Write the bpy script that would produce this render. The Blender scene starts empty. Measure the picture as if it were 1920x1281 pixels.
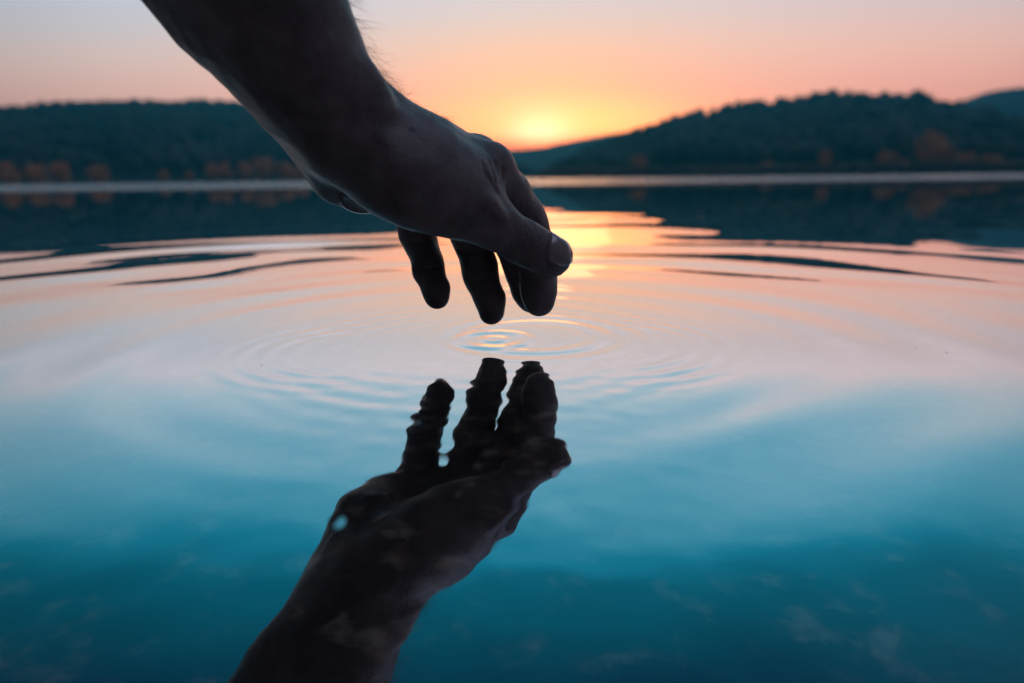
import bpy, math, random
import numpy as np
from mathutils import Vector, Matrix, noise as mnoise
import openvdb

# ------------------------------------------------------------------ camera, sky, sun, exposure
sc = bpy.context.scene
COL = sc.collection
CAM_H = 0.085                       # the camera is held just above the water
TILT, ROLL, FPX = math.radians(13.42), math.radians(0.66), 1280.0
_f = Vector((0, math.cos(TILT), -math.sin(TILT)))
_r0 = Vector((1, 0, 0)); _u0 = Vector((0, math.sin(TILT), math.cos(TILT)))
_r = _r0 * math.cos(ROLL) - _u0 * math.sin(ROLL)
_u = _u0 * math.cos(ROLL) + _r0 * math.sin(ROLL)
CAMP = Vector((0, 0, CAM_H))

cam = bpy.data.objects.new('camera', bpy.data.cameras.new('camera'))
COL.objects.link(cam)
cam.matrix_world = Matrix(((_r.x, _u.x, -_f.x, 0), (_r.y, _u.y, -_f.y, 0), (_r.z, _u.z, -_f.z, CAM_H), (0, 0, 0, 1)))
cam.data.lens = 24; cam.data.sensor_width = 36
cam.data.clip_start = 0.01; cam.data.clip_end = 9000
cam.data.dof.use_dof = True
cam.data.dof.focus_distance = 0.338
cam.data.dof.aperture_fstop = 5.2
sc.camera = cam

def direction(px, py):
    return (_f + _r * ((px - 960) / FPX) + _u * ((640.5 - py) / FPX)).normalized()
def at(px, py, Y):
    d = direction(px, py)
    return CAMP + d * (Y / d.y)
def depth(p):
    return (p - CAMP).dot(_f)

SUN_DIR = direction(1012, 262)
SUN_EL = math.asin(SUN_DIR.z); SUN_AZ = math.atan2(SUN_DIR.x, SUN_DIR.y)

def s2l(c):
    return tuple((v / 255 / 12.92) if v / 255 <= 0.04045 else ((v / 255 + 0.055) / 1.055) ** 2.4 for v in c)

world = bpy.data.worlds.new('World'); sc.world = world; world.use_nodes = True
wt = world.node_tree; wt.nodes.clear()
def N(tree, kind, **kw):
    n = tree.nodes.new(kind)
    for k, v in kw.items():
        setattr(n, k, v)
    return n
def link(tree, a, b): tree.links.new(a, b)
def math_node(tree, op, a, b=None, c=None, clamp=False):
    n = tree.nodes.new('ShaderNodeMath'); n.operation = op; n.use_clamp = clamp
    for i, v in enumerate((a, b, c)):
        if v is None: continue
        if isinstance(v, (int, float)): n.inputs[i].default_value = v
        else: tree.links.new(v, n.inputs[i])
    return n.outputs[0]
def ramp_node(tree, fac, stops, interp='LINEAR'):
    n = tree.nodes.new('ShaderNodeValToRGB'); n.color_ramp.interpolation = interp
    el = n.color_ramp.elements
    while len(el) > 1: el.remove(el[-1])
    for i, (p, c) in enumerate(stops):
        e = el[0] if i == 0 else el.new(p)
        e.position = p; e.color = (c[0], c[1], c[2], 1)
    if fac is not None: tree.links.new(fac, n.inputs[0])
    return n.outputs[0]
def mix_col(tree, fac, a, b, mode='MIX'):
    n = tree.nodes.new('ShaderNodeMix'); n.data_type = 'RGBA'; n.blend_type = mode
    for i, v in ((0, fac), (6, a), (7, b)):
        if isinstance(v, (int, float)): n.inputs[i].default_value = v
        elif isinstance(v, tuple): n.inputs[i].default_value = (*v[:3], 1)
        else: tree.links.new(v, n.inputs[i])
    return n.outputs[2]

tc = N(wt, 'ShaderNodeTexCoord')
nrm = N(wt, 'ShaderNodeVectorMath', operation='NORMALIZE'); link(wt, tc.outputs['Generated'], nrm.inputs[0])
sep = N(wt, 'ShaderNodeSeparateXYZ'); link(wt, nrm.outputs[0], sep.inputs[0])
# faint cloudy unevenness of the height at which the colours change
nz = N(wt, 'ShaderNodeTexNoise'); nz.inputs['Scale'].default_value = 4.5; nz.inputs['Detail'].default_value = 7; nz.inputs['Roughness'].default_value = 0.6
mp = N(wt, 'ShaderNodeMapping'); mp.inputs['Scale'].default_value = (1, 1, 4.5); link(wt, nrm.outputs[0], mp.inputs[0]); link(wt, mp.outputs[0], nz.inputs['Vector'])
elev = math_node(wt, 'MULTIPLY', math_node(wt, 'ARCSINE', sep.outputs[2]), 180 / math.pi / 60)       # 1.0 = 60 degrees
nshift = math_node(wt, 'MULTIPLY', math_node(wt, 'SUBTRACT', nz.outputs[0], 0.5), 0.075)
nw = math_node(wt, 'MULTIPLY', math_node(wt, 'SUBTRACT', elev, 0.18), 5.0, clamp=True)
elevn = math_node(wt, 'ADD', elev, math_node(wt, 'MULTIPLY', nshift, nw))
flat = N(wt, 'ShaderNodeCombineXYZ'); link(wt, sep.outputs[0], flat.inputs[0]); link(wt, sep.outputs[1], flat.inputs[1])
fl = N(wt, 'ShaderNodeVectorMath', operation='NORMALIZE'); link(wt, flat.outputs[0], fl.inputs[0])
dv = N(wt, 'ShaderNodeVectorMath', operation='DOT_PRODUCT'); link(wt, fl.outputs[0], dv.inputs[0])
dv.inputs[1].default_value = (math.sin(SUN_AZ), math.cos(SUN_AZ), 0)
azd = dv.outputs['Value']
# to the left and right of the sunset the warm band is lower
side = math_node(wt, 'MULTIPLY', math_node(wt, 'SUBTRACT', 1.0, azd), 24 / 60)
side = math_node(wt, 'MULTIPLY', side, math_node(wt, 'MINIMUM', math_node(wt, 'MULTIPLY', elev, 60 / 22), 1.25))
elevn = math_node(wt, 'ADD', elevn, side)
def D(d): return d / 60.0
SKY = [(0, (240, 150, 115)), (4, (242, 160, 130)), (6.5, (242, 176, 156)), (9.7, (240, 198, 184)), (12.0, (224, 205, 204)), (13.5, (216, 206, 212)),
       (16, (229, 217, 223)), (18.3, (180, 207, 221)), (21, (143, 190, 211)), (24, (115, 180, 205)), (26.5, (88, 168, 196)), (28.5, (62, 154, 183)),
       (30.2, (20, 134, 163)), (33, (0, 103, 128)), (37, (0, 80, 101)), (41, (0, 52, 76)), (47, (6, 46, 70)), (60, (140, 152, 186))]
def air(a):      # what the haze between the lake and the sky takes away again
    return 1 + 0.85 * (math.exp(0.0009 * 85 / math.sin(math.radians(max(a, 4.5)))) - 1) + 0.19 * min(1, max(0, (a - 12) / 18))
base = ramp_node(wt, elevn, [(D(a), tuple(v * air(a) for v in s2l(c))) for a, c in SKY])
# away from the sunset the sky is dark blue
back = ramp_node(wt, math_node(wt, 'MULTIPLY_ADD', azd, 0.5, 0.5), [(0, (0.0,) * 3), (0.45, (0.05,) * 3), (0.76, (0.14,) * 3), (0.87, (0.70,) * 3), (0.93, (0.92,) * 3), (1.0, (1,) * 3)])
dusk = ramp_node(wt, elev, [(0, (0.024, 0.015, 0.020)), (D(22), (0.010, 0.010, 0.017)), (D(40), (0.020, 0.022, 0.034)), (D(60), (0.230, 0.255, 0.370))])
dusk = mix_col(wt, 1.0, dusk, ramp_node(wt, math_node(wt, 'MULTIPLY_ADD', sep.outputs[0], 0.5, 0.5), [(0.25, (0.06,) * 3), (0.5, (0.45,) * 3), (0.8, (1.9,) * 3)]), 'MULTIPLY')  # sky away from the sunset brightened on the right, added fill for the hand
base = mix_col(wt, back, dusk, base)
# cooler on the left of the sunset, warmer on the right
lr = math_node(wt, 'MULTIPLY_ADD', sep.outputs[0], 1.1, 0.5, clamp=True)
tint = ramp_node(wt, lr, [(0, (0.88, 0.98, 1.02)), (0.5, (1.0, 1.0, 1.0)), (1, (1.06, 0.92, 0.87))])
lowmask = math_node(wt, 'SUBTRACT', 1.0, math_node(wt, 'MULTIPLY', math_node(wt, 'SUBTRACT', elev, D(12)), 8.0, clamp=True))
base = mix_col(wt, lowmask, base, mix_col(wt, 1.0, base, tint, 'MULTIPLY'))
# unseen overhead sky: brightness added on the right to light the hand
hi = math_node(wt, 'MULTIPLY', math_node(wt, 'SUBTRACT', elev, D(44)), 60 / 8, clamp=True)
patch = ramp_node(wt, math_node(wt, 'MULTIPLY_ADD', sep.outputs[0], 0.5, 0.5), [(0.3, (0.12,) * 3), (0.5, (0.6,) * 3), (0.75, (2.2,) * 3)])
base = mix_col(wt, hi, base, mix_col(wt, 1.0, base, patch, 'MULTIPLY'))
# glow round the sun that has just gone behind the ridge
sd = N(wt, 'ShaderNodeVectorMath', operation='SUBTRACT'); link(wt, nrm.outputs[0], sd.inputs[0]); sd.inputs[1].default_value = SUN_DIR
def glow(sx, sz, col, strength, low=0.0, scalar=False, dx=0.0):
    sl = N(wt, 'ShaderNodeVectorMath', operation='ADD'); link(wt, sd.outputs[0], sl.inputs[0]); sl.inputs[1].default_value = (-math.radians(dx), 0, math.radians(low))
    s3 = N(wt, 'ShaderNodeVectorMath', operation='MULTIPLY'); link(wt, sl.outputs[0], s3.inputs[0])
    s3.inputs[1].default_value = (1 / math.radians(sx), 1 / math.radians(sx), 1 / math.radians(sz))
    ln = N(wt, 'ShaderNodeVectorMath', operation='DOT_PRODUCT'); link(wt, s3.outputs[0], ln.inputs[0]); link(wt, s3.outputs[0], ln.inputs[1])
    e = math_node(wt, 'MULTIPLY', math_node(wt, 'EXPONENT', math_node(wt, 'MULTIPLY', ln.outputs['Value'], -1.0)), strength)
    if scalar: return e
    c = N(wt, 'ShaderNodeVectorMath', operation='SCALE'); c.inputs[0].default_value = col[:3]; link(wt, e, c.inputs['Scale'])
    return c.outputs[0]
acc = mix_col(wt, glow(15, 8, None, 1.0, 0.0, True), base, mix_col(wt, 1.0, base, (1.0, 0.86, 0.50), 'MULTIPLY'))
for g in (glow(2.5, 1.8, (1.0, 0.86, 0.68), 2.0, 0.3), glow(8.0, 4.0, (1.0, 0.41, 0.08), 1.6, .5), glow(15, 3.0, (1.0, 0.18, 0.0), 3.0, 0.6), glow(18, 9, (0.9, 0.36, 0.16), 0.34), glow(6.0, 2.0, (1.0, 0.30, 0.02), 1.6, -0.6, dx=6.0)):
    acc = mix_col(wt, 1.0, acc, g, 'ADD')
nish = N(wt, 'ShaderNodeTexSky', sky_type='NISHITA'); nish.sun_disc = False
nish.sun_elevation = SUN_EL; nish.sun_rotation = SUN_AZ
acc = mix_col(wt, 0.0, acc, nish.outputs[0], 'ADD')
# the lowest few degrees of sky are reddened
acc = mix_col(wt, 1.0, acc, ramp_node(wt, elev, [(D(1.5), (1.0, 0.30, 0.06)), (D(2.5), (1.0, 0.48, 0.14)), (D(3.5), (1, 1, 1))]), 'MULTIPLY')
bg = N(wt, 'ShaderNodeBackground'); link(wt, acc, bg.inputs[0]); bg.inputs[1].default_value = 1.0
bg2 = N(wt, 'ShaderNodeBackground'); link(wt, nish.outputs[0], bg2.inputs[0]); bg2.inputs[1].default_value = 0.05 * 0.03
ad = N(wt, 'ShaderNodeAddShader'); link(wt, bg.outputs[0], ad.inputs[0]); link(wt, bg2.outputs[0], ad.inputs[1])
wo = N(wt, 'ShaderNodeOutputWorld'); link(wt, ad.outputs[0], wo.inputs[0])

sun = bpy.data.objects.new('sun', bpy.data.lights.new('sun', 'SUN')); COL.objects.link(sun)
sun.data.energy = 0.05; sun.data.angle = math.radians(12.0); sun.data.color = (1.0, 0.5, 0.22)
sun.rotation_euler = (-Vector(SUN_DIR)).to_track_quat('-Z', 'Y').to_euler()

sc.view_settings.view_transform = 'Standard'; sc.view_settings.look = 'None'
sc.view_settings.exposure = 0.0; sc.view_settings.gamma = 1.0
sc.cycles.use_denoising = True
sc.cycles.max_bounces = 8; sc.cycles.transparent_max_bounces = 12
sc.cycles.volume_bounces = 0

# ------------------------------------------------------------------ helpers
def tag(o, label=None, cat=None, group=None, kind=None):
    if label: o['label'] = label
    if cat: o['category'] = cat
    if group: o['group'] = group
    if kind: o['kind'] = kind
    return o
def mesh_obj(name, verts, faces, mat=None, parent=None, smooth=True):
    me = bpy.data.meshes.new(name)
    v = np.asarray(verts, dtype=np.float32)
    if isinstance(faces, np.ndarray):
        k = faces.shape[1]; nf = faces.shape[0]
        me.vertices.add(len(v)); me.vertices.foreach_set('co', v.ravel())
        me.loops.add(nf * k); me.loops.foreach_set('vertex_index', faces.astype(np.int32).ravel())
        me.polygons.add(nf); me.polygons.foreach_set('loop_start', np.arange(0, nf * k, k, dtype=np.int32))
        try: me.polygons.foreach_set('loop_total', np.full(nf, k, dtype=np.int32))
        except Exception: pass
        me.update(calc_edges=True); me.validate()
    else:
        me.from_pydata([tuple(p) for p in v], [], faces); me.update()
    if smooth: me.polygons.foreach_set('use_smooth', [True] * len(me.polygons))
    if mat: me.materials.append(mat)
    o = bpy.data.objects.new(name, me); COL.objects.link(o)
    if parent: o.parent = parent
    return o
def material(name):
    m = bpy.data.materials.new(name); m.use_nodes = True
    t = m.node_tree; b = t.nodes['Principled BSDF']
    return m, t, b, t.nodes['Material Output']

# ------------------------------------------------------------------ materials
# water: mirror that lets a little of the dark bed through
MW, t, b, out = material('water'); t.nodes.remove(b)
geo = N(t, 'ShaderNodeNewGeometry'); sp = N(t, 'ShaderNodeSeparateXYZ'); link(t, geo.outputs['Position'], sp.inputs[0])
lw = N(t, 'ShaderNodeLayerWeight'); lw.inputs[0].default_value = 0.5
fac = math_node(t, 'MULTIPLY_ADD', math_node(t, 'POWER', lw.outputs['Facing'], 2.0), 0.57, 0.45, clamp=True)
gl = N(t, 'ShaderNodeBsdfGlossy'); gl.distribution = 'GGX'; gl.inputs['Color'].default_value = (0.98, 0.985, 0.985, 1)
# far away a light breeze ruffles the lake
rn = N(t, 'ShaderNodeTexNoise'); rn.inputs['Scale'].default_value = 0.35; rn.inputs['Detail'].default_value = 2
rmp = N(t, 'ShaderNodeMapping'); rmp.inputs['Scale'].default_value = (0.5, 1.6, 1); link(t, geo.outputs['Position'], rmp.inputs[0]); link(t, rmp.outputs[0], rn.inputs['Vector'])
edge = math_node(t, 'MULTIPLY_ADD', rn.outputs[0], 1.8, 8.0)
edge = math_node(t, 'ADD', edge, math_node(t, 'MULTIPLY', sp.outputs[0], 0.12))
ruf = math_node(t, 'MULTIPLY', math_node(t, 'SUBTRACT', sp.outputs[1], edge), 3.0, clamp=True)
link(t, math_node(t, 'MULTIPLY', ruf, 0.14), gl.inputs['Roughness'])
link(t, mix_col(t, ruf, (0.98, 0.985, 0.985), (0.68, 0.84, 0.94)), gl.inputs['Color'])  # cooler tint puts the higher sky mirrored by ruffled facets into the colour
tr = N(t, 'ShaderNodeBsdfTransparent'); tr.inputs[0].default_value = (0.84, 0.85, 0.84, 1)
mx = N(t, 'ShaderNodeMixShader'); link(t, fac, mx.inputs[0]); link(t, tr.outputs[0], mx.inputs[1]); link(t, gl.outputs[0], mx.inputs[2])
link(t, mx.outputs[0], out.inputs[0])

MBED, t, b, out = material('lake_bed')
tcx = N(t, 'ShaderNodeTexCoord')
wp = N(t, 'ShaderNodeTexNoise'); wp.inputs['Scale'].default_value = 30; wp.inputs['Detail'].default_value = 3; link(t, tcx.outputs['Object'], wp.inputs['Vector'])
wv = mix_col(t, 0.035, tcx.outputs['Object'], wp.outputs['Color'])
vo = N(t, 'ShaderNodeTexVoronoi'); vo.feature = 'SMOOTH_F1'; vo.inputs['Scale'].default_value = 52; link(t, wv, vo.inputs['Vector'])
no = N(t, 'ShaderNodeTexNoise'); no.inputs['Scale'].default_value = 44; no.inputs['Detail'].default_value = 5; link(t, tcx.outputs['Object'], no.inputs['Vector'])
pc = ramp_node(t, vo.outputs['Color'], [(0.3, (0.05, 0.035, 0.03)), (0.46, (0.35, 0.20, 0.14)), (0.56, (0.95, 0.58, 0.40)), (0.7, (0.98, 0.75, 0.60))])
nc = ramp_node(t, no.outputs[0], [(0.48, (0.04, 0.04, 0.04)), (0.68, (0.9, 0.9, 0.9))])
link(t, mix_col(t, 1.0, pc, nc, 'MULTIPLY'), b.inputs['Base Color']); b.inputs['Roughness'].default_value = 0.9

def foliage_mat(name, dark, light, scale):
    m, t, b, out = material(name)
    g = N(t, 'ShaderNodeNewGeometry')
    n = N(t, 'ShaderNodeTexNoise'); n.inputs['Scale'].default_value = scale; n.inputs['Detail'].default_value = 4
    link(t, g.outputs['Position'], n.inputs['Vector'])
    link(t, ramp_node(t, n.outputs[0], [(0.35, dark), (0.65, light)]), b.inputs['Base Color'])
    b.inputs['Roughness'].default_value = 0.8; b.inputs['Specular IOR Level'].default_value = 0.15
    return m
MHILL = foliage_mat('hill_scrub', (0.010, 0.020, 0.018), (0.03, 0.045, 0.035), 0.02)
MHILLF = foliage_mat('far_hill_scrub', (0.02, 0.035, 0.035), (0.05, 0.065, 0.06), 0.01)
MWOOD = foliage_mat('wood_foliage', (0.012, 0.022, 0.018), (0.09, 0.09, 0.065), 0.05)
MRUST = foliage_mat('rust_foliage', (0.75, 0.23, 0.07), (1.0, 0.44, 0.17), 0.35)
MFIR = foliage_mat('fir_needles', (0.010, 0.020, 0.014), (0.03, 0.045, 0.03), 0.3)
MREED = foliage_mat('reeds', (0.05, 0.035, 0.025), (0.16, 0.09, 0.05), 0.08)
MBARK, t, b, out = material('bark'); b.inputs['Base Color'].default_value = (0.05, 0.035, 0.028, 1); b.inputs['Roughness'].default_value = 0.9

MSKIN, t, b, out = material('skin')
tcs = N(t, 'ShaderNodeTexCoord'); P3 = tcs.outputs['Object']
n1 = N(t, 'ShaderNodeTexNoise'); n1.inputs['Scale'].default_value = 60; n1.inputs['Detail'].default_value = 5; link(t, P3, n1.inputs['Vector'])
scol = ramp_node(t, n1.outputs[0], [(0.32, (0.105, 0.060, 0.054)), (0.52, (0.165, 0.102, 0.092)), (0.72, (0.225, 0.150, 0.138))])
# small dark pores and freckles, and one mole on the back of the wrist
fv = N(t, 'ShaderNodeTexVoronoi'); fv.inputs['Scale'].default_value = 420; link(t, P3, fv.inputs['Vector'])
fm = ramp_node(t, fv.outputs['Distance'], [(0.06, (0.55, 0.50, 0.50)), (0.20, (1, 1, 1))])
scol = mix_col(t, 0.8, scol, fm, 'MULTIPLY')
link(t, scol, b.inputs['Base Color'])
b.inputs['Roughness'].default_value = 0.42; b.inputs['Specular IOR Level'].default_value = 0.5
b.inputs['Subsurface Weight'].default_value = 0.4; b.inputs['Subsurface Radius'].default_value = (0.012, 0.003, 0.0015); b.inputs['Subsurface Scale'].default_value = 0.6
b.inputs['Coat Weight'].default_value = 0.10; b.inputs['Coat Roughness'].default_value = 0.22
# fine skin relief: criss-cross lines, pores, broader folds
v1 = N(t, 'ShaderNodeTexVoronoi'); v1.feature = 'DISTANCE_TO_EDGE'; v1.inputs['Scale'].default_value = 950; link(t, P3, v1.inputs['Vector'])
v1c = math_node(t, 'MINIMUM', v1.outputs['Distance'], 0.22)
n2 = N(t, 'ShaderNodeTexNoise'); n2.inputs['Scale'].default_value = 260; n2.inputs['Detail'].default_value = 6; n2.inputs['Roughness'].default_value = 0.65; link(t, P3, n2.inputs['Vector'])
hh = math_node(t, 'ADD', math_node(t, 'MULTIPLY', v1c, 0.5), math_node(t, 'MULTIPLY', n2.outputs[0], 0.9))
bp = N(t, 'ShaderNodeBump'); bp.inputs['Strength'].default_value = 1.0; bp.inputs['Distance'].default_value = 0.0009
link(t, hh, bp.inputs['Height']); link(t, bp.outputs[0], b.inputs['Normal'])
SKIN_T, SKIN_B = t, b

MNAIL, t, b, out = material('nail')
b.inputs['Base Color'].default_value = (0.30, 0.19, 0.17, 1); b.inputs['Roughness'].default_value = 0.22
b.inputs['Coat Weight'].default_value = 1.0; b.inputs['Coat Roughness'].default_value = 0.10; b.inputs['Coat IOR'].default_value = 1.5
MHAIR, t, b, out = material('hair'); b.inputs['Base Color'].default_value = (0.34, 0.17, 0.10, 1); b.inputs['Roughness'].default_value = 0.5
MDROP, t, b, out = material('water_drop')
b.inputs['Transmission Weight'].default_value = 1.0; b.inputs['IOR'].default_value = 1.33; b.inputs['Roughness'].default_value = 0.0
b.inputs['Base Color'].default_value = (1, 1, 1, 1)

# ------------------------------------------------------------------ water surface with the rings spreading from the fingertips
def ground(px, py):
    d = direction(px, py); k = -CAM_H / d.z
    return CAMP + d * k
G1 = ground(640, 981)
C1 = ground(925, 636); C2 = ground(1003, 629); C3 = ground(860, 640); C4 = ground(885, 650); C5 = ground(690, 655); C6 = ground(1120, 645); G2 = ground(900, 790)
rng = np.random.RandomState(7)
def waves(x, y, n, l0, l1, seed):
    r = np.random.RandomState(seed); s = np.zeros_like(x)
    for i in range(n):
        a = r.uniform(0, 2 * np.pi); k = 2 * np.pi / (l0 * (l1 / l0) ** r.uniform(0, 1))
        s += np.sin(k * (x * np.cos(a) + y * np.sin(a)) + r.uniform(0, 6.28))
    return s / math.sqrt(n)
def sstep(a, b_, x):
    q = np.clip((x - a) / (b_ - a), 0, 1); return q * q * (3 - 2 * q)
def water_height(x, y):
    d1 = np.hypot(x - C1.x, y - C1.y); d2 = np.hypot(x - C2.x, y - C2.y); d3 = np.hypot(x - C3.x, y - C3.y); d4 = np.hypot(x - C4.x, y - C4.y)
    wob = waves(x, y, 6, 0.08, 0.25, 1)
    h = np.zeros_like(x)
    # slope amplitude s and wavelength L give a height amplitude s*L/2pi
    def ring(d, L, s, r0, r1, w0, w1, ph):
        env = sstep(r0, r0 + w0, d) * (1 - sstep(r1, r1 + w1, d))
        return s * L / 6.2832 * env * np.cos(6.2832 * d / L + ph)
    h += ring(d1, 0.0160, 0.072, 0.000, 0.017, 0.006, 0.016, -1.2)
    h += ring(d2, 0.0190, 0.040, 0.022, 0.046, 0.012, 0.020, 0.6)
    d5 = np.hypot(x - C5.x, y - C5.y); d6 = np.hypot(x - C6.x, y - C6.y)
    h += ring(d4 + 0.0010 * wob, 0.0150, 0.013, 0.050, 0.100, 0.02, 0.04, 0.2) * (1 - 0.75 * np.exp(-((x + 0.01) / 0.045) ** 2)) * (0.9 + 0.15 * waves(x, y, 5, 0.08, 0.25, 3))
    h += ring(d5 + 0.0008 * wob, 0.0125, 0.025, 0.030, 0.068, 0.015, 0.025, 0.2) * sstep(-0.015, 0.035, C5.x - x) * (0.9 + 0.2 * waves(x, y, 5, 0.06, 0.2, 5))
    h += ring(d6 + 0.0008 * wob, 0.0125, 0.025, 0.030, 0.066, 0.015, 0.025, 0.9) * sstep(-0.015, 0.035, x - C6.x) * (0.9 + 0.2 * waves(x, y, 5, 0.06, 0.2, 8))
    h += ring(d3 + 0.0015 * wob, 0.0300, 0.008, 0.08, 0.170, 0.03, 0.06, 1.1) * (0.7 + 0.5 * waves(x, y, 5, 0.08, 0.3, 6))
    # longer swells that went out earlier
    w2 = waves(x, y, 7, 0.25, 0.9, 11)
    h += ring(d1 + 0.012 * w2, 0.062, 0.015, 0.12, 0.26, 0.06, 0.16, 0.5) * (1 - 0.8 * np.exp(-((x + 0.03) / 0.07) ** 2)) * (0.8 + 0.4 * waves(x, y, 5, 0.2, 0.6, 16))
    h += ring(d1 + 0.030 * w2, 0.150, 0.026, 0.22, 0.42, 0.10, 0.32, 2.2) * (0.6 + 0.45 * waves(x, y, 5, 0.4, 1.2, 15) + 0.35 * waves(x, y, 6, 0.12, 0.4, 51))
    h += ring(d1 + 0.030 * waves(x, y, 7, 0.3, 0.8, 43), 0.170, 0.044, 0.34, 0.66, 0.12, 0.24, 0.4) * sstep(0.02, 0.30, C1.x - x) * (0.6 + 0.45 * waves(x, y, 6, 0.35, 0.9, 47) + 0.3 * waves(x, y, 6, 0.14, 0.4, 53))
    h += ring(d1 + 0.05 * waves(x, y, 7, 0.4, 1.3, 21), 0.26, 0.003, 0.45, 1.0, 0.2, 0.9, 0.0)
    # a low swell far out under the sunset breaks the bright path into streaks
    h += 0.0012 * np.sin(6.2832 * (y + 0.05 * waves(x, y, 5, 0.4, 1.2, 61)) / 0.27) * np.exp(-((x - 0.16) / 0.22) ** 2 - ((y - 1.25) / 0.42) ** 2) * (0.8 + 0.5 * waves(x, y * 0.3, 5, 0.12, 0.4, 63))
    # small irregular ripples round the hand, felt in its mirror image
    near = np.exp(-((x - G2.x) / 0.055) ** 2 - ((y - G2.y) / 0.085) ** 2)
    h += near * 0.000038 * waves(x + 0.4 * y, y * 1.3, 18, 0.014, 0.048, 31)
    h += near * 0.00003 * waves(x, y * 1.3, 10, 0.05, 0.10, 33)
    # small tilted dimple, added to mirror a bright sky spot in the hand's reflection
    qx = x - G1.x; qy = y - G1.y; q2 = np.hypot(qx + 0.3 * qy, qy * 0.62)
    h += 0.075 * qx * np.exp(-(q2 / 0.0019) ** 4)
    return h
NSEG = 760
rad = [0.0]
while rad[-1] < 0.34: rad.append(rad[-1] + 0.0011)
while rad[-1] < 2.2: rad.append(rad[-1] * 1.0 + 0.0011 * (rad[-1] / 0.34) ** 1.5 + 0.0006)
while rad[-1] < 3500: rad.append(rad[-1] * 1.09)
rad = np.array(rad[1:])
ang = np.linspace(0, 2 * np.pi, NSEG, endpoint=False)
ang = ang + 0.62 * np.sin(ang)          # finer towards the viewer, coarser behind the hand
ang = ang + np.pi / 2
X = C1.x + rad[:, None] * np.cos(ang)[None]; Y = C1.y + rad[:, None] * np.sin(ang)[None]
Z = water_height(X, Y)
V = np.concatenate([[[C1.x, C1.y, float(water_height(np.array([C1.x]), np.array([C1.y]))[0])]], np.stack([X, Y, Z], -1).reshape(-1, 3)])
NR = len(rad)
i = np.arange(NR - 1)[:, None] * NSEG + 1; j = np.arange(NSEG)[None]; j2 = (j + 1) % NSEG
quads = np.stack([i + j, i + NSEG + j, i + NSEG + j2, i + j2], -1).reshape(-1, 4)
water = mesh_obj('water', V, quads, MW)
import bmesh
bmw = bmesh.new(); bmw.from_mesh(water.data); bmw.verts.ensure_lookup_table()
for s in range(NSEG): bmw.faces.new((bmw.verts[0], bmw.verts[1 + s], bmw.verts[1 + (s + 1) % NSEG])).smooth = True
bmw.to_mesh(water.data); bmw.free()
tag(water, kind='structure')

# lake bed: shallow and stony in front, falling away towards the middle
gx = np.linspace(-1, 1, 81); gy = np.linspace(0, 1, 81)
bx, by = np.meshgrid(np.sign(gx) * np.abs(gx) ** 3 * 900 + gx * 1.5, gy ** 4 * 1500 - 12 * (1 - gy))
bz = -0.11 - 0.035 * np.clip(by, 0, None) + 0.008 * np.sin(bx * 7) * np.sin(by * 5)
bz = np.maximum(bz, -4.0)
k = np.arange(80)[:, None] * 81 + np.arange(80)[None]
bed = mesh_obj('lake_bed', np.stack([bx, by, bz], -1).reshape(-1, 3), np.stack([k, k + 1, k + 82, k + 81], -1).reshape(-1, 4), MBED)
tag(bed, kind='structure')

# ------------------------------------------------------------------ hills round the lake
def az_el(px, py):
    d = direction(px, py); return math.atan2(d.x, d.y), d.z / math.hypot(d.x, d.y)
def make_hill(name, ridge, shore_d, ridge_d, mat, lower=0.0, amp=1.0, seed=0):
    pts = sorted(az_el(*p) for p in ridge)
    A = np.array([p[0] for p in pts]); E = np.array([p[1] for p in pts])
    na, nr = 260, 40
    a = np.linspace(A[0], A[-1], na); e = np.interp(a, A, E)
    Hr = CAM_H + e * ridge_d - lower
    edge = np.minimum(1, np.minimum(np.arange(na), np.arange(na)[::-1]) / 3 + 0.0)
    tt = np.linspace(0, 1.7, nr)
    rows = []
    for q in tt:
        d = shore_d + (ridge_d - shore_d) * q
        prof = np.sin(min(q, 1) * math.pi / 2) ** 1.25 if q <= 1 else max(0.0, 1 - ((q - 1) / 0.7) ** 1.6)
        z = Hr * prof * edge
        nzv = np.array([mnoise.noise(Vector((aa * 14 + seed, q * 3, seed))) for aa in a])
        z = z + nzv * amp * min(q, 1) * (1 - min(q, 1)) * 12
        if q == 0: z = np.full(na, -1.5)
        if q >= 1.69: z = np.full(na, -2.0)
        rows.append(np.stack([np.sin(a) * d, np.cos(a) * d, np.maximum(z, 0.15 if 0 < q < 1.69 else -2)], -1))
    V = np.concatenate(rows)
    k = np.arange(nr - 1)[:, None] * na + np.arange(na - 1)[None]
    o = mesh_obj(name, V, np.stack([k, k + 1, k + na + 1, k + na], -1).reshape(-1, 4), mat)
    tag(o, kind='structure')
    def hz(az, q):
        ar = np.stack(rows)[:, :, 2]
        fi = np.clip((az - a[0]) / (a[-1] - a[0]) * (na - 1), 0, na - 1.001); fj = np.clip(q / 1.7 * (nr - 1), 0, nr - 1.001)
        i0 = int(fi); j0 = int(fj); u = fi - i0; v = fj - j0
        return float((ar[j0, i0] * (1 - u) + ar[j0, i0 + 1] * u) * (1 - v) + (ar[j0 + 1, i0] * (1 - u) + ar[j0 + 1, i0 + 1] * u) * v)
    return o, hz, a
RL = [(-1400, 260), (-700, 225), (-200, 212), (0, 207), (100, 202), (240, 196), (430, 198), (550, 206), (700, 222), (850, 255), (940, 288), (1000, 312), (1060, 330)]
RR = [(1000, 330), (1040, 303), (1090, 283), (1150, 268), (1200, 257), (1240, 240), (1300, 226), (1380, 214), (1450, 208), (1500, 197), (1560, 192), (1620, 190), (1700, 194), (1780, 207), (1850, 222), (1920, 232), (2150, 240), (2700, 250), (3600, 300)]
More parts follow.
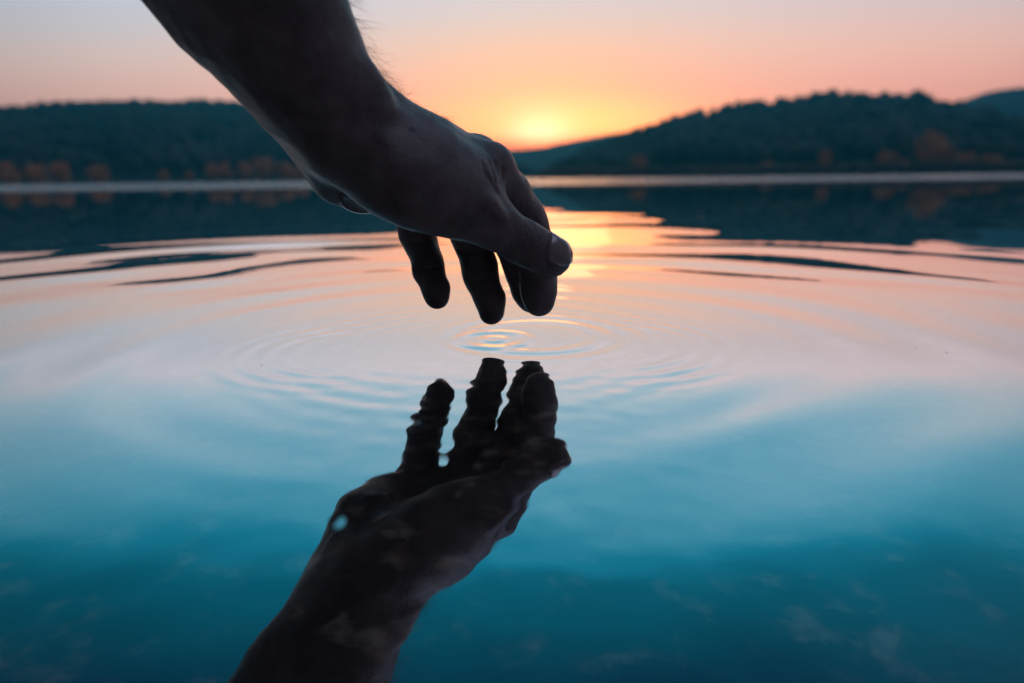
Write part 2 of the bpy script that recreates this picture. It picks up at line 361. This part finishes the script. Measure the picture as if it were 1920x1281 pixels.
RB = [(600, 300), (800, 272), (900, 282), (960, 283), (1020, 276), (1080, 264), (1140, 253), (1200, 246), (1300, 236), (1450, 235), (1600, 225), (1780, 200), (1850, 176), (1900, 169), (2000, 163), (2300, 190), (2700, 240)]
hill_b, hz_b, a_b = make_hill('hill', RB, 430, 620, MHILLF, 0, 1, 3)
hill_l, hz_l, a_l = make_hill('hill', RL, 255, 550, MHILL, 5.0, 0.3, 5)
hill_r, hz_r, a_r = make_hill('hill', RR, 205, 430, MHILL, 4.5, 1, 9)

# woods on the slopes: thousands of small crowns that read as one mass
def ico(sub=1):
    bm = bmesh.new(); bmesh.ops.create_icosphere(bm, subdivisions=sub, radius=1)
    v = np.array([p.co[:] for p in bm.verts]); f = np.array([[q.index for q in p.verts] for p in bm.faces]); bm.free()
    return v, f
IV, IF = ico(2)
def wood(name, hz, a, shore_d, ridge_d, n, size, mat, seed, conifer=0.3, qmin=0.05):
    r = np.random.RandomState(seed); VV = []; FF = []; off = 0
    for _ in range(n):
        az = r.uniform(a[2], a[-3]); q = r.uniform(qmin, 1.12) ** 0.8
        d = shore_d + (ridge_d - shore_d) * q; z = hz(az, q)
        s = size * r.uniform(0.6, 1.3) * ((1.4 if conifer > 0.3 else 1.2) if r.rand() < 0.1 else 1) * min(1, 0.25 + hz(az, 0.97) / 26)
        vv = IV + r.uniform(-0.22, 0.22, IV.shape)
        if r.rand() < conifer:
            t_ = (vv[:, 2] + 1) / 2
            vv = np.stack([vv[:, 0] * (1.15 - t_) * 0.75, vv[:, 1] * (1.15 - t_) * 0.75, t_ * 2.1], -1) * s * 0.62
        else:
            vv = vv * np.array([1, 1, 1.05]) * s * 0.62 + np.array([0, 0, 0.6 * s])
        vv = vv + np.array([math.sin(az) * d, math.cos(az) * d, z])
        VV.append(vv); FF.append(IF + off); off += len(IV)
    o = mesh_obj(name, np.concatenate(VV), np.concatenate(FF), mat, smooth=False)
    return tag(o, kind='stuff', cat='woodland')
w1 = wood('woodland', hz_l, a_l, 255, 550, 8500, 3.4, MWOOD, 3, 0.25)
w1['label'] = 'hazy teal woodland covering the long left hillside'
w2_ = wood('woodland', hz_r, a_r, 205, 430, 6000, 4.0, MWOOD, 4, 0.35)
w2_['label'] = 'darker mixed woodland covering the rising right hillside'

# reeds and low scrub along the right shore
r = np.random.RandomState(12); VV = []; FF = []; off = 0
for _ in range(1500):
    az = r.uniform(a_r[4], a_r[150]); d = 206 + r.uniform(0, 9); s = r.uniform(0.9, 2.1)
    vv = (IV + r.uniform(-0.3, 0.3, IV.shape)) * np.array([1.5, 1, 1]) * s + np.array([math.sin(az) * d, math.cos(az) * d, 0.8])
    VV.append(vv); FF.append(IF + off); off += len(IV)
reeds = mesh_obj('reeds', np.concatenate(VV), np.concatenate(FF), MREED, smooth=False)
tag(reeds, 'brown reeds and low scrub lining the foot of the right hill', 'reeds', kind='stuff')

# ------------------------------------------------------------------ single trees
def leafy_crown(r, w, h, n, leaf):
    """leaf clumps spread through a lumpy crown volume"""
    lobes = [(np.array([r.uniform(-.45, .45) * w, r.uniform(-.45, .45) * w, h * r.uniform(.35, .85)]), r.uniform(.28, .5) * w) for _ in range(6)]
    lobes.append((np.array([0, 0, h * .45]), w * .45)); lobes.append((np.array([r.uniform(-.2, .2) * w, 0, h * .85]), w * .25))
    V = []; F = []
    for i_ in range(n):
        c, rr = lobes[r.randint(len(lobes))]
        v = r.normal(size=3); v /= np.linalg.norm(v); p = c + v * rr * r.uniform(.45, 1) ** .5
        a1 = r.normal(size=3); a1 /= np.linalg.norm(a1); a2 = np.cross(a1, v); a2 /= (np.linalg.norm(a2) + 1e-6)
        s = leaf * r.uniform(.6, 1.4); o_ = len(V)
        V += [p - a1 * s, p + a2 * s * .7, p + a1 * s, p - a2 * s * .7]; F.append((o_, o_ + 1, o_ + 2, o_ + 3))
    V = np.array(V); V[:, 2] *= h / V[:, 2].max(); V[:, :2] *= w * .52 / np.abs(V[:, :2]).max()
    return V, np.array(F)
def trunk_mesh(r, w, h):
    V = []; F = []
    def limb(p0, p1, r0, r1, seg=4):
        p0 = np.array(p0, float); p1 = np.array(p1, float); base_ = len(V); bend = r.normal(size=3) * .04 * np.linalg.norm(p1 - p0)
        for s in range(seg + 1):
            q = s / seg; c = p0 * (1 - q) + p1 * q + bend * math.sin(q * math.pi); rr = r0 * (1 - q) + r1 * q
            for k_ in range(7):
                an = k_ / 7 * 6.283; V.append(c + np.array([math.cos(an) * rr, math.sin(an) * rr, 0]))
        for s in range(seg):
            for k_ in range(7):
                F.append((base_ + s * 7 + k_, base_ + s * 7 + (k_ + 1) % 7, base_ + (s + 1) * 7 + (k_ + 1) % 7, base_ + (s + 1) * 7 + k_))
    limb((0, 0, -.5), (0, 0, h * .8), w * .06 + .1, .05)
    for _ in range(6):
        z = h * r.uniform(.25, .6); an = r.uniform(0, 6.28)
        limb((0, 0, z), (math.cos(an) * w * .4, math.sin(an) * w * .4, z + h * .22), w * .025 + .04, .03)
    return np.array(V), np.array(F)
def fir_crown(r, w, h):
    V = []; F = []
    nt = 11
    for k_ in range(nt):
        z0 = h * (.12 + .83 * k_ / nt); R = w * .5 * (1 - k_ / nt) ** .8 + .15
        for s in range(30):
            an = s / 30 * 6.283 + r.uniform(-.2, .2); L = R * r.uniform(.7, 1.15); o_ = len(V)
            ca, sa = math.cos(an), math.sin(an)
            V += [(0, 0, z0 + h * .09), (ca * L - sa * L * .22, sa * L + ca * L * .22, z0), (ca * L * 1.1, sa * L * 1.1, z0 - h * .03), (ca * L + sa * L * .22, sa * L - ca * L * .22, z0)]
            F.append((o_, o_ + 1, o_ + 2, o_ + 3))
    return np.array(V), np.array(F)
def tree(kind, px, top, wpx, d, label, group, z=0.0, seed=0):
    az, el = az_el(px, top); h = CAM_H + el * d - z; w = wpx / FPX * d
    r = np.random.RandomState(seed + int(px))
    root = bpy.data.objects.new(kind, None); COL.objects.link(root)
    root.location = (math.sin(az) * d, math.cos(az) * d, z)
    tag(root, label, 'tree', group)
    tv, tf = trunk_mesh(r, w, h); mesh_obj('trunk', tv, tf, MBARK, root)
    if kind == 'fir_tree': cv, cf = fir_crown(r, w, h); m = MFIR
    else: cv, cf = leafy_crown(r, w, h, 700, .055 * w + .12); m = MRUST
    mesh_obj('crown', cv, cf, m, root, smooth=False)
    return root
AUT = [
 (14, 300, 40, 'rounded rust orange tree nearest the left end of the far shore'),
 (62, 302, 46, 'broad rust tree second from the left end of the far shore'),
 (108, 300, 30, 'narrow rust tree third along the far shore from the left end'),
 (180, 309, 38, 'lone small rust bush standing apart right of the leftmost clump'),
 (305, 318, 20, 'tiniest brown tree midway between the left clumps on the shore'),
 (350, 319, 18, 'tiny dull brown tree just left of the long orange row'),
 (390, 304, 34, 'small orange tree that starts the long row beside the arm'),
 (420, 300, 34, 'orange tree second in the long row left of the arm'),
 (455, 303, 32, 'lower orange tree in the middle of the long left row'),
 (490, 291, 42, 'tallest and brightest orange tree in the row beside the arm'),
 (528, 302, 36, 'dull orange tree close against the underside of the wrist'),
 (560, 308, 34, 'last orange tree of the left row touching the palm heel outline'),
]
for k_, (px, top, w, lab) in enumerate(AUT):
    tree('autumn_tree', px, top, w, 258 + (k_ * 37 % 9), lab, 'autumn trees on the left shore', 0.0, k_)
AUR = [
 (1196, 290, 36, 'small dim rust tree where the right wood begins'),
 (1440, 302, 40, 'low brown tree near the middle of the right shore'),
 (1550, 281, 34, 'slim rust tree on the right shore left of the big one'),
 (1664, 276, 42, 'rust tree directly left of the tallest orange tree'),
 (1700, 296, 46, 'low bushy rust tree tucked at the left foot of the tallest'),
 (1757, 243, 74, 'tallest wide orange tree on the right shore'),
 (1808, 282, 48, 'rust tree leaning against the right side of the tallest'),
 (1868, 285, 40, 'dull rust tree closest to the right end of the shore'),
]
for k_, (px, top, w, lab) in enumerate(AUR):
    tree('autumn_tree', px, top, w, 208 + (k_ * 29 % 7), lab, 'autumn trees on the right shore', 0.0, 50 + k_)
FIRS = [
 (1385, 183, 36, 'pointed dark fir rising highest above the middle of the right ridge'),
 (1300, 205, 32, 'small fir on the ridge left of the pointed fir'),
 (1243, 219, 34, 'fir lowest down the sloping ridge near the glow'),
 (1592, 167, 40, 'fir on the crest of the right ridge'),
 (1712, 174, 34, 'fir standing alone right of the crest of the right ridge'),
 (1800, 184, 32, 'fir in the dip of the ridge before the far blue hill'),
]
for k_, (px, top, w, lab) in enumerate(FIRS):
    az, _e = az_el(px, top); zz = hz_r(az, 0.93) - 0.5; dd = 205 + 225 * 0.93
    tree('fir_tree', px, top, w, dd, lab, 'firs on the right ridge', zz, 90 + k_)

# ------------------------------------------------------------------ the arm and hand, one continuous skin
def J(px, py, Y, rp):
    p = at(px, py, Y); return (np.array(p[:], dtype=np.float64), rp * depth(p) / FPX)
FORE_A = [J(120, -560, .262, 132), J(310, -300, .272, 130), J(518, -42, .283, 108), J(576, 84, .286, 84), J(616, 157, .291, 70), J(664, 212, .298, 65)]
FORE_C = [J(165, -400, .264, 132), J(372, -130, .272, 116), J(478, -7, .286, 108), J(548, 110, .292, 80), J(592, 182, .297, 70), J(640, 236, .303, 64)]
FORE_D = [J(505, 95, .308, 58), J(566, 205, .325, 54), J(614, 258, .334, 50), J(654, 312, .342, 46)]
FORE_B = [J(20, -520, .272, 132), J(203, -243, .284, 134), J(434, 18, .294, 104), J(520, 134, .303, 78), J(575, 201, .310, 70), J(620, 254, .315, 66)]
_e = np.array(at(78, -545, .268)[:])            # the elbow, well above the picture; from there the upper arm rises to the shoulder
UPPER = [(_e, .034), (_e + np.array([-.03, -.10, .09]), .042), (_e + np.array([-.07, -.24, .24]), .050)]
META = [
 [J(668, 220, .302, 54), J(800, 289, .314, 48), J(918, 315, .330, 42)],
 [J(700, 257, .310, 60), J(800, 312, .312, 58), J(866, 345, .314, 42), J(890, 362, .316, 28)],
 [J(668, 230, .310, 52), J(800, 281, .330, 43), J(893, 300, .352, 43)],
 [J(660, 245, .320, 54), J(828, 330, .366, 44)],
 [J(645, 265, .326, 50), J(757, 348, .373, 38)],
]
THENAR = [J(655, 275, .300, 72), J(740, 322, .298, 78), J(805, 352, .303, 76), J(872, 383, .309, 57), J(925, 418, .312, 42)]
HYPO = [J(622, 273, .322, 56), J(652, 310, .328, 70), J(705, 341, .346, 50)]
THUMB = [J(905, 405, .310, 47), J(935, 425, .311, 41), J(977, 452, .3145, 40), J(1006, 468, .3165, 37.5), J(1034, 482, .318, 37.5)]
FING = [
 [J(918, 314, .330, 44), J(957, 364, .336, 36), J(980, 400, .340, 34.5), J(992, 420, .343, 34), J(1006, 462, .346, 32), J(1009, 496, .347, 33), J(1009, 515, .348, 31.5), J(1010, 545, .349, 32.5), J(1011, 565, .349, 28)],
 [J(893, 300, .352, 42), J(925, 375, .360, 34), J(941, 414, .362, 35), J(960, 456, .364, 31), J(974, 494, .365, 30), J(980, 515, .365, 28), J(991, 547, .3646, 28), J(996, 563, .3646, 24)],
 [J(828, 330, .366, 40), J(862, 390, .367, 34), J(878, 428, .368, 35.5), J(887, 462, .367, 31.5), J(899, 500, .366, 31.5), J(903, 522, .365, 30), J(918, 560, .361, 27), J(922, 585, .359, 24)],
 [J(757, 348, .373, 36), J(774, 410, .371, 30), J(783, 440, .370, 31.5), J(792, 466, .366, 27.5), J(801, 490, .361, 27), J(804, 510, .358, 26.5), J(817, 542, .353, 23.5), J(820, 558, .351, 22.5)],
]
def cone(P, a, b_, ra, rb):
    ba = b_ - a; L2 = float(ba @ ba); pa = P - a
    h = np.clip((pa @ ba) / L2, 0, 1).astype(np.float32)
    q = pa - h[:, None] * ba
    return np.sqrt((q * q).sum(1)) - (ra + (rb - ra) * h)
def smin(a, b_, k):
    h = np.clip(0.5 + 0.5 * (b_ - a) / k, 0, 1); return b_ + (a - b_) * h - k * h * (1 - h)
def chain(P, pts, k=0.003):
    d = None
    for (a, ra), (b_, rb) in zip(pts[:-1], pts[1:]):
        c = cone(P, a, b_, ra, rb); d = c if d is None else smin(d, c, k)
    return d
def groove(P, pts, r): # distance to a thin polyline
    return chain(P, [(at(*p)[:] and np.array(at(*p)[:]), r) for p in pts], 0.0005)
def sdf(P):
    P = P.astype(np.float64)
    d = smin(smin(chain(P, FORE_A, .012), chain(P, FORE_B, .012), .014), chain(P, FORE_C, .012), .010)
    d = smin(d, chain(P, FORE_D, .012), .010)
    d = smin(d, chain(P, UPPER, .01), .03)
    palm = None
    for m in META:
        c = chain(P, m, .006); palm = c if palm is None else smin(palm, c, .017)
    palm = smin(palm, chain(P, HYPO, .008), .010)
    d = smin(d, palm, .012)
    th = chain(P, THENAR, .010)
    d = smin(d, th, .013)
    d = smin(d, chain(P, THUMB, .004), .004)
    f = None
    for g in FING:
        c = chain(P, g, .004); f = c if f is None else np.minimum(f, c) if False else smin(f, c, .0012)
    d = smin(d, f, .0045)
    for pts, r0, dep, k in DETAIL:
        c = chain(P, pts, .001)
        if dep > 0: d = smin(d, c, k)           # raised: tendon, vein, knuckle
        else: d = -smin(-d, c, k)               # cut: crease
    x, y, z = P[:, 0], P[:, 1], P[:, 2]
    d = d + 0.00022 * (np.sin(x * 310 + 3 * np.sin(y * 170)) * np.sin(z * 290 + 2 * np.sin(x * 130)) + np.sin(y * 240 + z * 210) * .6)
    return d
DETAIL = []
def surf(px, py, pts_sdf=None, y0=0.22, y1=0.42):
    """first hit of the ray through a pixel with the skin"""
    d_ = direction(px, py); s = y0 / d_.y
    for _ in range(90):
        p = CAMP + d_ * s; v = float(sdf(np.array([p[:]]))[0])
        if v < 0.00005: return np.array(p[:])
        s += v * .8
        if s * d_.y > y1: return None
    return np.array(p[:])
def crease(pxs, r=.0007, sink=.0001, k=.0016):
    pts = []
    for (a, b_) in pxs:
        p = surf(a, b_)
        if p is None: continue
        v = np.array(direction(a, b_)[:]); pts.append((p + v * sink, r))
    if len(pts) > 1: DETAIL_NEW.append((pts, 0, -1, k))
def raised(pxs, r=.0016, sink=.0011, k=.004):
    pts = []
    for (a, b_) in pxs:
        p = surf(a, b_)
        if p is None: continue
        v = np.array(direction(a, b_)[:]); pts.append((p + v * sink, r))
    if len(pts) > 1: DETAIL_NEW.append((pts, 0, 1, k))
DETAIL_NEW = []
# folds where the thumb web meets the index knuckle
for cr in ([(906, 306), (913, 325), (924, 345), (932, 358)], [(918, 302), (925, 322), (930, 346)], [(930, 306), (934, 322), (936, 345)], [(944, 318), (944, 335), (941, 352)]):
    crease(cr, .0006)
# thumb joint creases
for cr in ([(993, 414), (990, 428), (997, 440), (996, 452)], [(999, 418), (1001, 432), (1004, 442)], [(986, 418), (983, 430), (986, 442)]):
    crease(cr, .0005, k=.0012)
crease([(1028, 447), (1029, 462), (1025, 478), (1022, 490), (1027, 498)], .0006, k=.0010)     # nail fold
# finger joint folds seen from the side
for cr in ([(757, 450), (770, 455), (786, 454), (800, 450)], [(776, 503), (790, 507), (806, 504), (822, 499)], [(853, 468), (868, 473), (884, 473), (900, 468)],
           [(873, 523), (888, 528), (906, 526), (924, 520)], [(955, 520), (966, 524), (978, 522)], [(980, 520), (996, 524), (1014, 524), (1034, 520)]):
    crease(cr, .0005, k=.0014)
# wrist folds and palm heel

raised([(690, 135), (703, 158), (713, 180), (720, 205)], .0024, .0018, .008)
raised([(905, 372), (925, 384), (938, 402)], .0020, .0016, .004)
raised([(912, 388), (930, 400), (946, 415)], .0013, .0009, .003)

DETAIL = DETAIL_NEW

VX = 0.0008; BL = 16
def build_skin():
    allp = [c for L in (FORE_A, FORE_B, UPPER, THENAR, HYPO, THUMB, *META, *FING) for c in L]
    lo = np.min([p - r_ - .01 for p, r_ in allp], 0); hi = np.max([p + r_ + .01 for p, r_ in allp], 0)
    b0 = np.floor(lo / (VX * BL)).astype(int); b1 = np.ceil(hi / (VX * BL)).astype(int)
    I, J_, K = np.meshgrid(*[np.arange(b0[i_], b1[i_]) for i_ in range(3)], indexing='ij')
    blocks = np.stack([I, J_, K], -1).reshape(-1, 3)
    cen = (blocks + .5) * BL * VX
    dc = sdf(cen)
    half = BL * VX * .5 * 1.7321 + .0015
    grid = openvdb.FloatGrid(background=.01)
    inside = blocks[dc < -half]
    for b_ in inside:
        m = b_ * BL; grid.fill(tuple(int(v) for v in m), tuple(int(v) for v in m + BL - 1), -.01, False)
    act = blocks[np.abs(dc) <= half]
    loc = np.stack(np.meshgrid(*[np.arange(BL)] * 3, indexing='ij'), -1).reshape(-1, 3)
    CH = 64
    for s in range(0, len(act), CH):
        bb = act[s:s + CH]
        pts = (bb[:, None, :] * BL + loc[None]).reshape(-1, 3) * VX
        v = sdf(pts).astype(np.float32).reshape(len(bb), BL, BL, BL)
        for q in range(len(bb)):
            grid.copyFromArray(np.clip(v[q], -.0099, .0099), ijk=tuple(int(w_) for w_ in bb[q] * BL))
    pts, q = grid.convertToQuads(0.0)
    return pts * VX, q
sv, sq = build_skin()
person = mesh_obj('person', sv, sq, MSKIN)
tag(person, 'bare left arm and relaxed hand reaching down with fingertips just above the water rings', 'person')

# the mole
mp_ = surf(773, 243)
if mp_ is not None:
    t = SKIN_T
    dn = N(t, 'ShaderNodeVectorMath', operation='DISTANCE'); link(t, t.nodes['Texture Coordinate'].outputs['Object'], dn.inputs[0]); dn.inputs[1].default_value = tuple(mp_)
    mk = ramp_node(t, math_node(t, 'MULTIPLY', dn.outputs['Value'], 400), [(0.42, (0.06, 0.04, 0.04)), (0.75, (1, 1, 1))])
    src = SKIN_B.inputs['Base Color'].links[0].from_socket
    link(t, mix_col(t, 1.0, src, mk, 'MULTIPLY'), SKIN_B.inputs['Base Color'])

# thumbnail: a curved plate laid on the thumb tip
def grad(p, e=.0003):
    g = np.array([sdf(np.array([p + np.eye(3)[i_] * e]))[0] - sdf(np.array([p - np.eye(3)[i_] * e]))[0] for i_ in range(3)])
    return g / np.linalg.norm(g)
a0 = THUMB[3][0]; a1 = THUMB[4][0]; ax = (a1 - a0) / np.linalg.norm(a1 - a0)
view = np.array(direction(1040, 475)[:])
nn = -view * .72 + np.array([.12, 0, .70]); nn -= ax * (nn @ ax); nn /= np.linalg.norm(nn)
sd_ = np.cross(nn, ax)
V = []; F = []; nu, nv = 22, 21
cen = a1 - ax * .0012
for i_ in range(nu):
    for j_ in range(nv):
        u = i_ / (nu - 1); v = j_ / (nv - 1) * 2 - 1
        wid = .0106 * (1 - .10 * (2 * u - 1) ** 2) * math.sqrt(max(0.0, 1 - max(0, (u - .55) / .45) ** 2.2 * .97)) * (1 - .3 * max(0, (.18 - u) / .18) ** 2)
        le = -.0055 + u * .0163
        angv = v * wid / .0105
        d_ = nn * math.cos(angv) + sd_ * math.sin(angv)
        p = cen + ax * le * .92 + d_ * .02
        for _ in range(40):
            s = float(sdf(np.array([p]))[0]); p = p - d_ * s * .85
            if abs(s) < 2e-5 or s > .03: break
        edge_ = (1 - abs(v) ** 4) * min(1, u * 5)
        V.append(p + d_ * (-.00015 + .00060 * edge_))
for i_ in range(nu - 1):
    for j_ in range(nv - 1):
        k_ = i_ * nv + j_; F.append((k_, k_ + 1, k_ + nv + 1, k_ + nv))
nail = mesh_obj('thumbnail', V, F, MNAIL, person)
nail['label'] = 'smooth glossy thumbnail catching the blue sky'
sm = nail.modifiers.new('thick', 'SOLIDIFY'); sm.thickness = .0005; sm.offset = -1

# fine hairs on the upper side of the forearm and wrist
me = person.data
vn = np.zeros(len(me.vertices) * 3, np.float32); me.vertices.foreach_get('normal', vn); vn = vn.reshape(-1, 3)
vc = np.zeros(len(me.vertices) * 3, np.float32); me.vertices.foreach_get('co', vc); vc = vc.reshape(-1, 3)
rel = vc - np.array(CAMP[:]); dz = rel @ np.array(_f[:])
pxs = 960 + FPX * (rel @ np.array(_r[:])) / dz; pys = 640.5 - FPX * (rel @ np.array(_u[:])) / dz
vdir = rel / np.linalg.norm(rel, axis=1)[:, None]
fac_ = (vn * vdir).sum(1)
0 and print('NRM', fac_[(pxs>700)&(pxs<800)&(pys<240)].mean(), fac_.min(), fac_.max(), vn[:5])
sel = np.where((np.abs(fac_) < .42) & (pys > -160) & (pys < 238) & (pxs > 600) & (pxs < 835) & (vn[:, 2] > -.2) & (vn[:, 0] > 0.0))[0]
r = np.random.RandomState(5)
HV = []; HF = []
handdir = np.array(at(900, 300, .32)[:]) - np.array(at(640, 60, .29)[:]); handdir /= np.linalg.norm(handdir)
for s in r.choice(sel, min(420, len(sel)), replace=False) if len(sel) else []:
    p = vc[s].astype(float); n_ = vn[s].astype(float)
    if r.rand() > (1.0 if pys[s] < 180 else .75): continue
    L = r.uniform(.004, .0125) * (1.0 if pys[s] < 150 else .8); lift = r.uniform(.25, .75); curl = r.uniform(.1, 1.5)
    t0 = handdir * r.uniform(.6, 1.1) + r.normal(size=3) * .25
    d_ = n_ * lift + t0 * .8; d_ /= np.linalg.norm(d_)
    pts = [p - n_ * .0002]; q = p.copy(); seg = 7
    side = np.cross(d_, n_); side /= (np.linalg.norm(side) + 1e-9)
    for k_ in range(seg):
        q = q + d_ * L / seg; pts.append(q.copy()); d_ = d_ - n_ * curl * .16 + side * r.normal() * .06; d_ /= np.linalg.norm(d_)
    b0 = len(HV)
    for k_, c in enumerate(pts):
        rr = .000065 * (1 - .8 * k_ / seg)
        e1 = np.cross(d_, n_ + .01); e1 /= np.linalg.norm(e1); e2 = np.cross(d_, e1)
        for m_ in range(3):
            HV.append(c + (e1 * math.cos(m_ * 2.094) + e2 * math.sin(m_ * 2.094)) * rr)
    for k_ in range(seg):
        for m_ in range(3):
            HF.append((b0 + k_ * 3 + m_, b0 + k_ * 3 + (m_ + 1) % 3, b0 + k_ * 3 + 3 + (m_ + 1) % 3, b0 + k_ * 3 + 3 + m_))
mesh_obj('arm_hair', HV, np.array(HF), MHAIR, person)

# ------------------------------------------------------------------ water drops clinging to the wet skin
def drop(px, py, Y, sx, sy, rot, label):
    c = at(px, py, Y); k_ = depth(c) / FPX
    v, f = ico(4)
    v = v.copy(); v[:, 2] = np.where(v[:, 2] > 0, v[:, 2] * .8, v[:, 2])
    v = v * np.array([sx * k_, sx * k_ * .75, sy * k_])
    ca, sa = math.cos(rot), math.sin(rot)
    v = np.stack([v[:, 0] * ca + v[:, 2] * sa, v[:, 1], -v[:, 0] * sa + v[:, 2] * ca], -1)
    o = mesh_obj('water_drop', v, f, MDROP); o.location = c
    return tag(o, label, 'water drop')
drop(672, 381, .318, 36, 19, .22, 'clear water drop clinging under the heel of the palm')
drop(1037, 511, .317, 19, 8, 0.0, 'small clear water drop hanging from the underside of the thumb tip')

# specks adrift on the lake
for px, py, lab in ((1716, 652, 'tiny dark speck adrift on pink water, left of another speck'), (1775, 661, 'tiny round speck adrift farthest right on the pink water'),
                    (490, 685, 'tiny speck adrift where the left ripple rings fade out'), (8, 604, 'dark speck adrift at the left edge of the peach water')):
    g = ground(px, py); v, f = ico(2); rs = np.random.RandomState(px)
    v = (v + rs.uniform(-.25, .25, v.shape)) * np.array([.00022, .0004, .0001])
    o = mesh_obj('floating_speck', v, f, MBARK); o.location = (g.x, g.y, float(water_height(np.array([g.x]), np.array([g.y]))[0]) + .0001)
    tag(o, lab, 'debris', 'specks adrift on the lake')

# ------------------------------------------------------------------ evening haze over the lake
HZ = True
if HZ:
    MH = bpy.data.materials.new('haze'); MH.use_nodes = True; t = MH.node_tree; t.nodes.clear()
    pv = N(t, 'ShaderNodeVolumePrincipled'); pv.inputs['Color'].default_value = (0.07, 0.72, 1.0, 1); pv.inputs['Density'].default_value = 0.0009; pv.inputs['Anisotropy'].default_value = 0.6
    oo = N(t, 'ShaderNodeOutputMaterial'); link(t, pv.outputs[0], oo.inputs['Volume'])
    x0, x1, y0, y1, z0, z1 = -4200, 4200, -3900, 4200, -6, 86
    o = mesh_obj('haze', [(x, y, z) for x in (x0, x1) for y in (y0, y1) for z in (z0, z1)], [(0, 1, 3, 2), (4, 6, 7, 5), (0, 4, 5, 1), (2, 3, 7, 6), (0, 2, 6, 4), (1, 5, 7, 3)], MH, smooth=False)
    tag(o, kind='stuff')
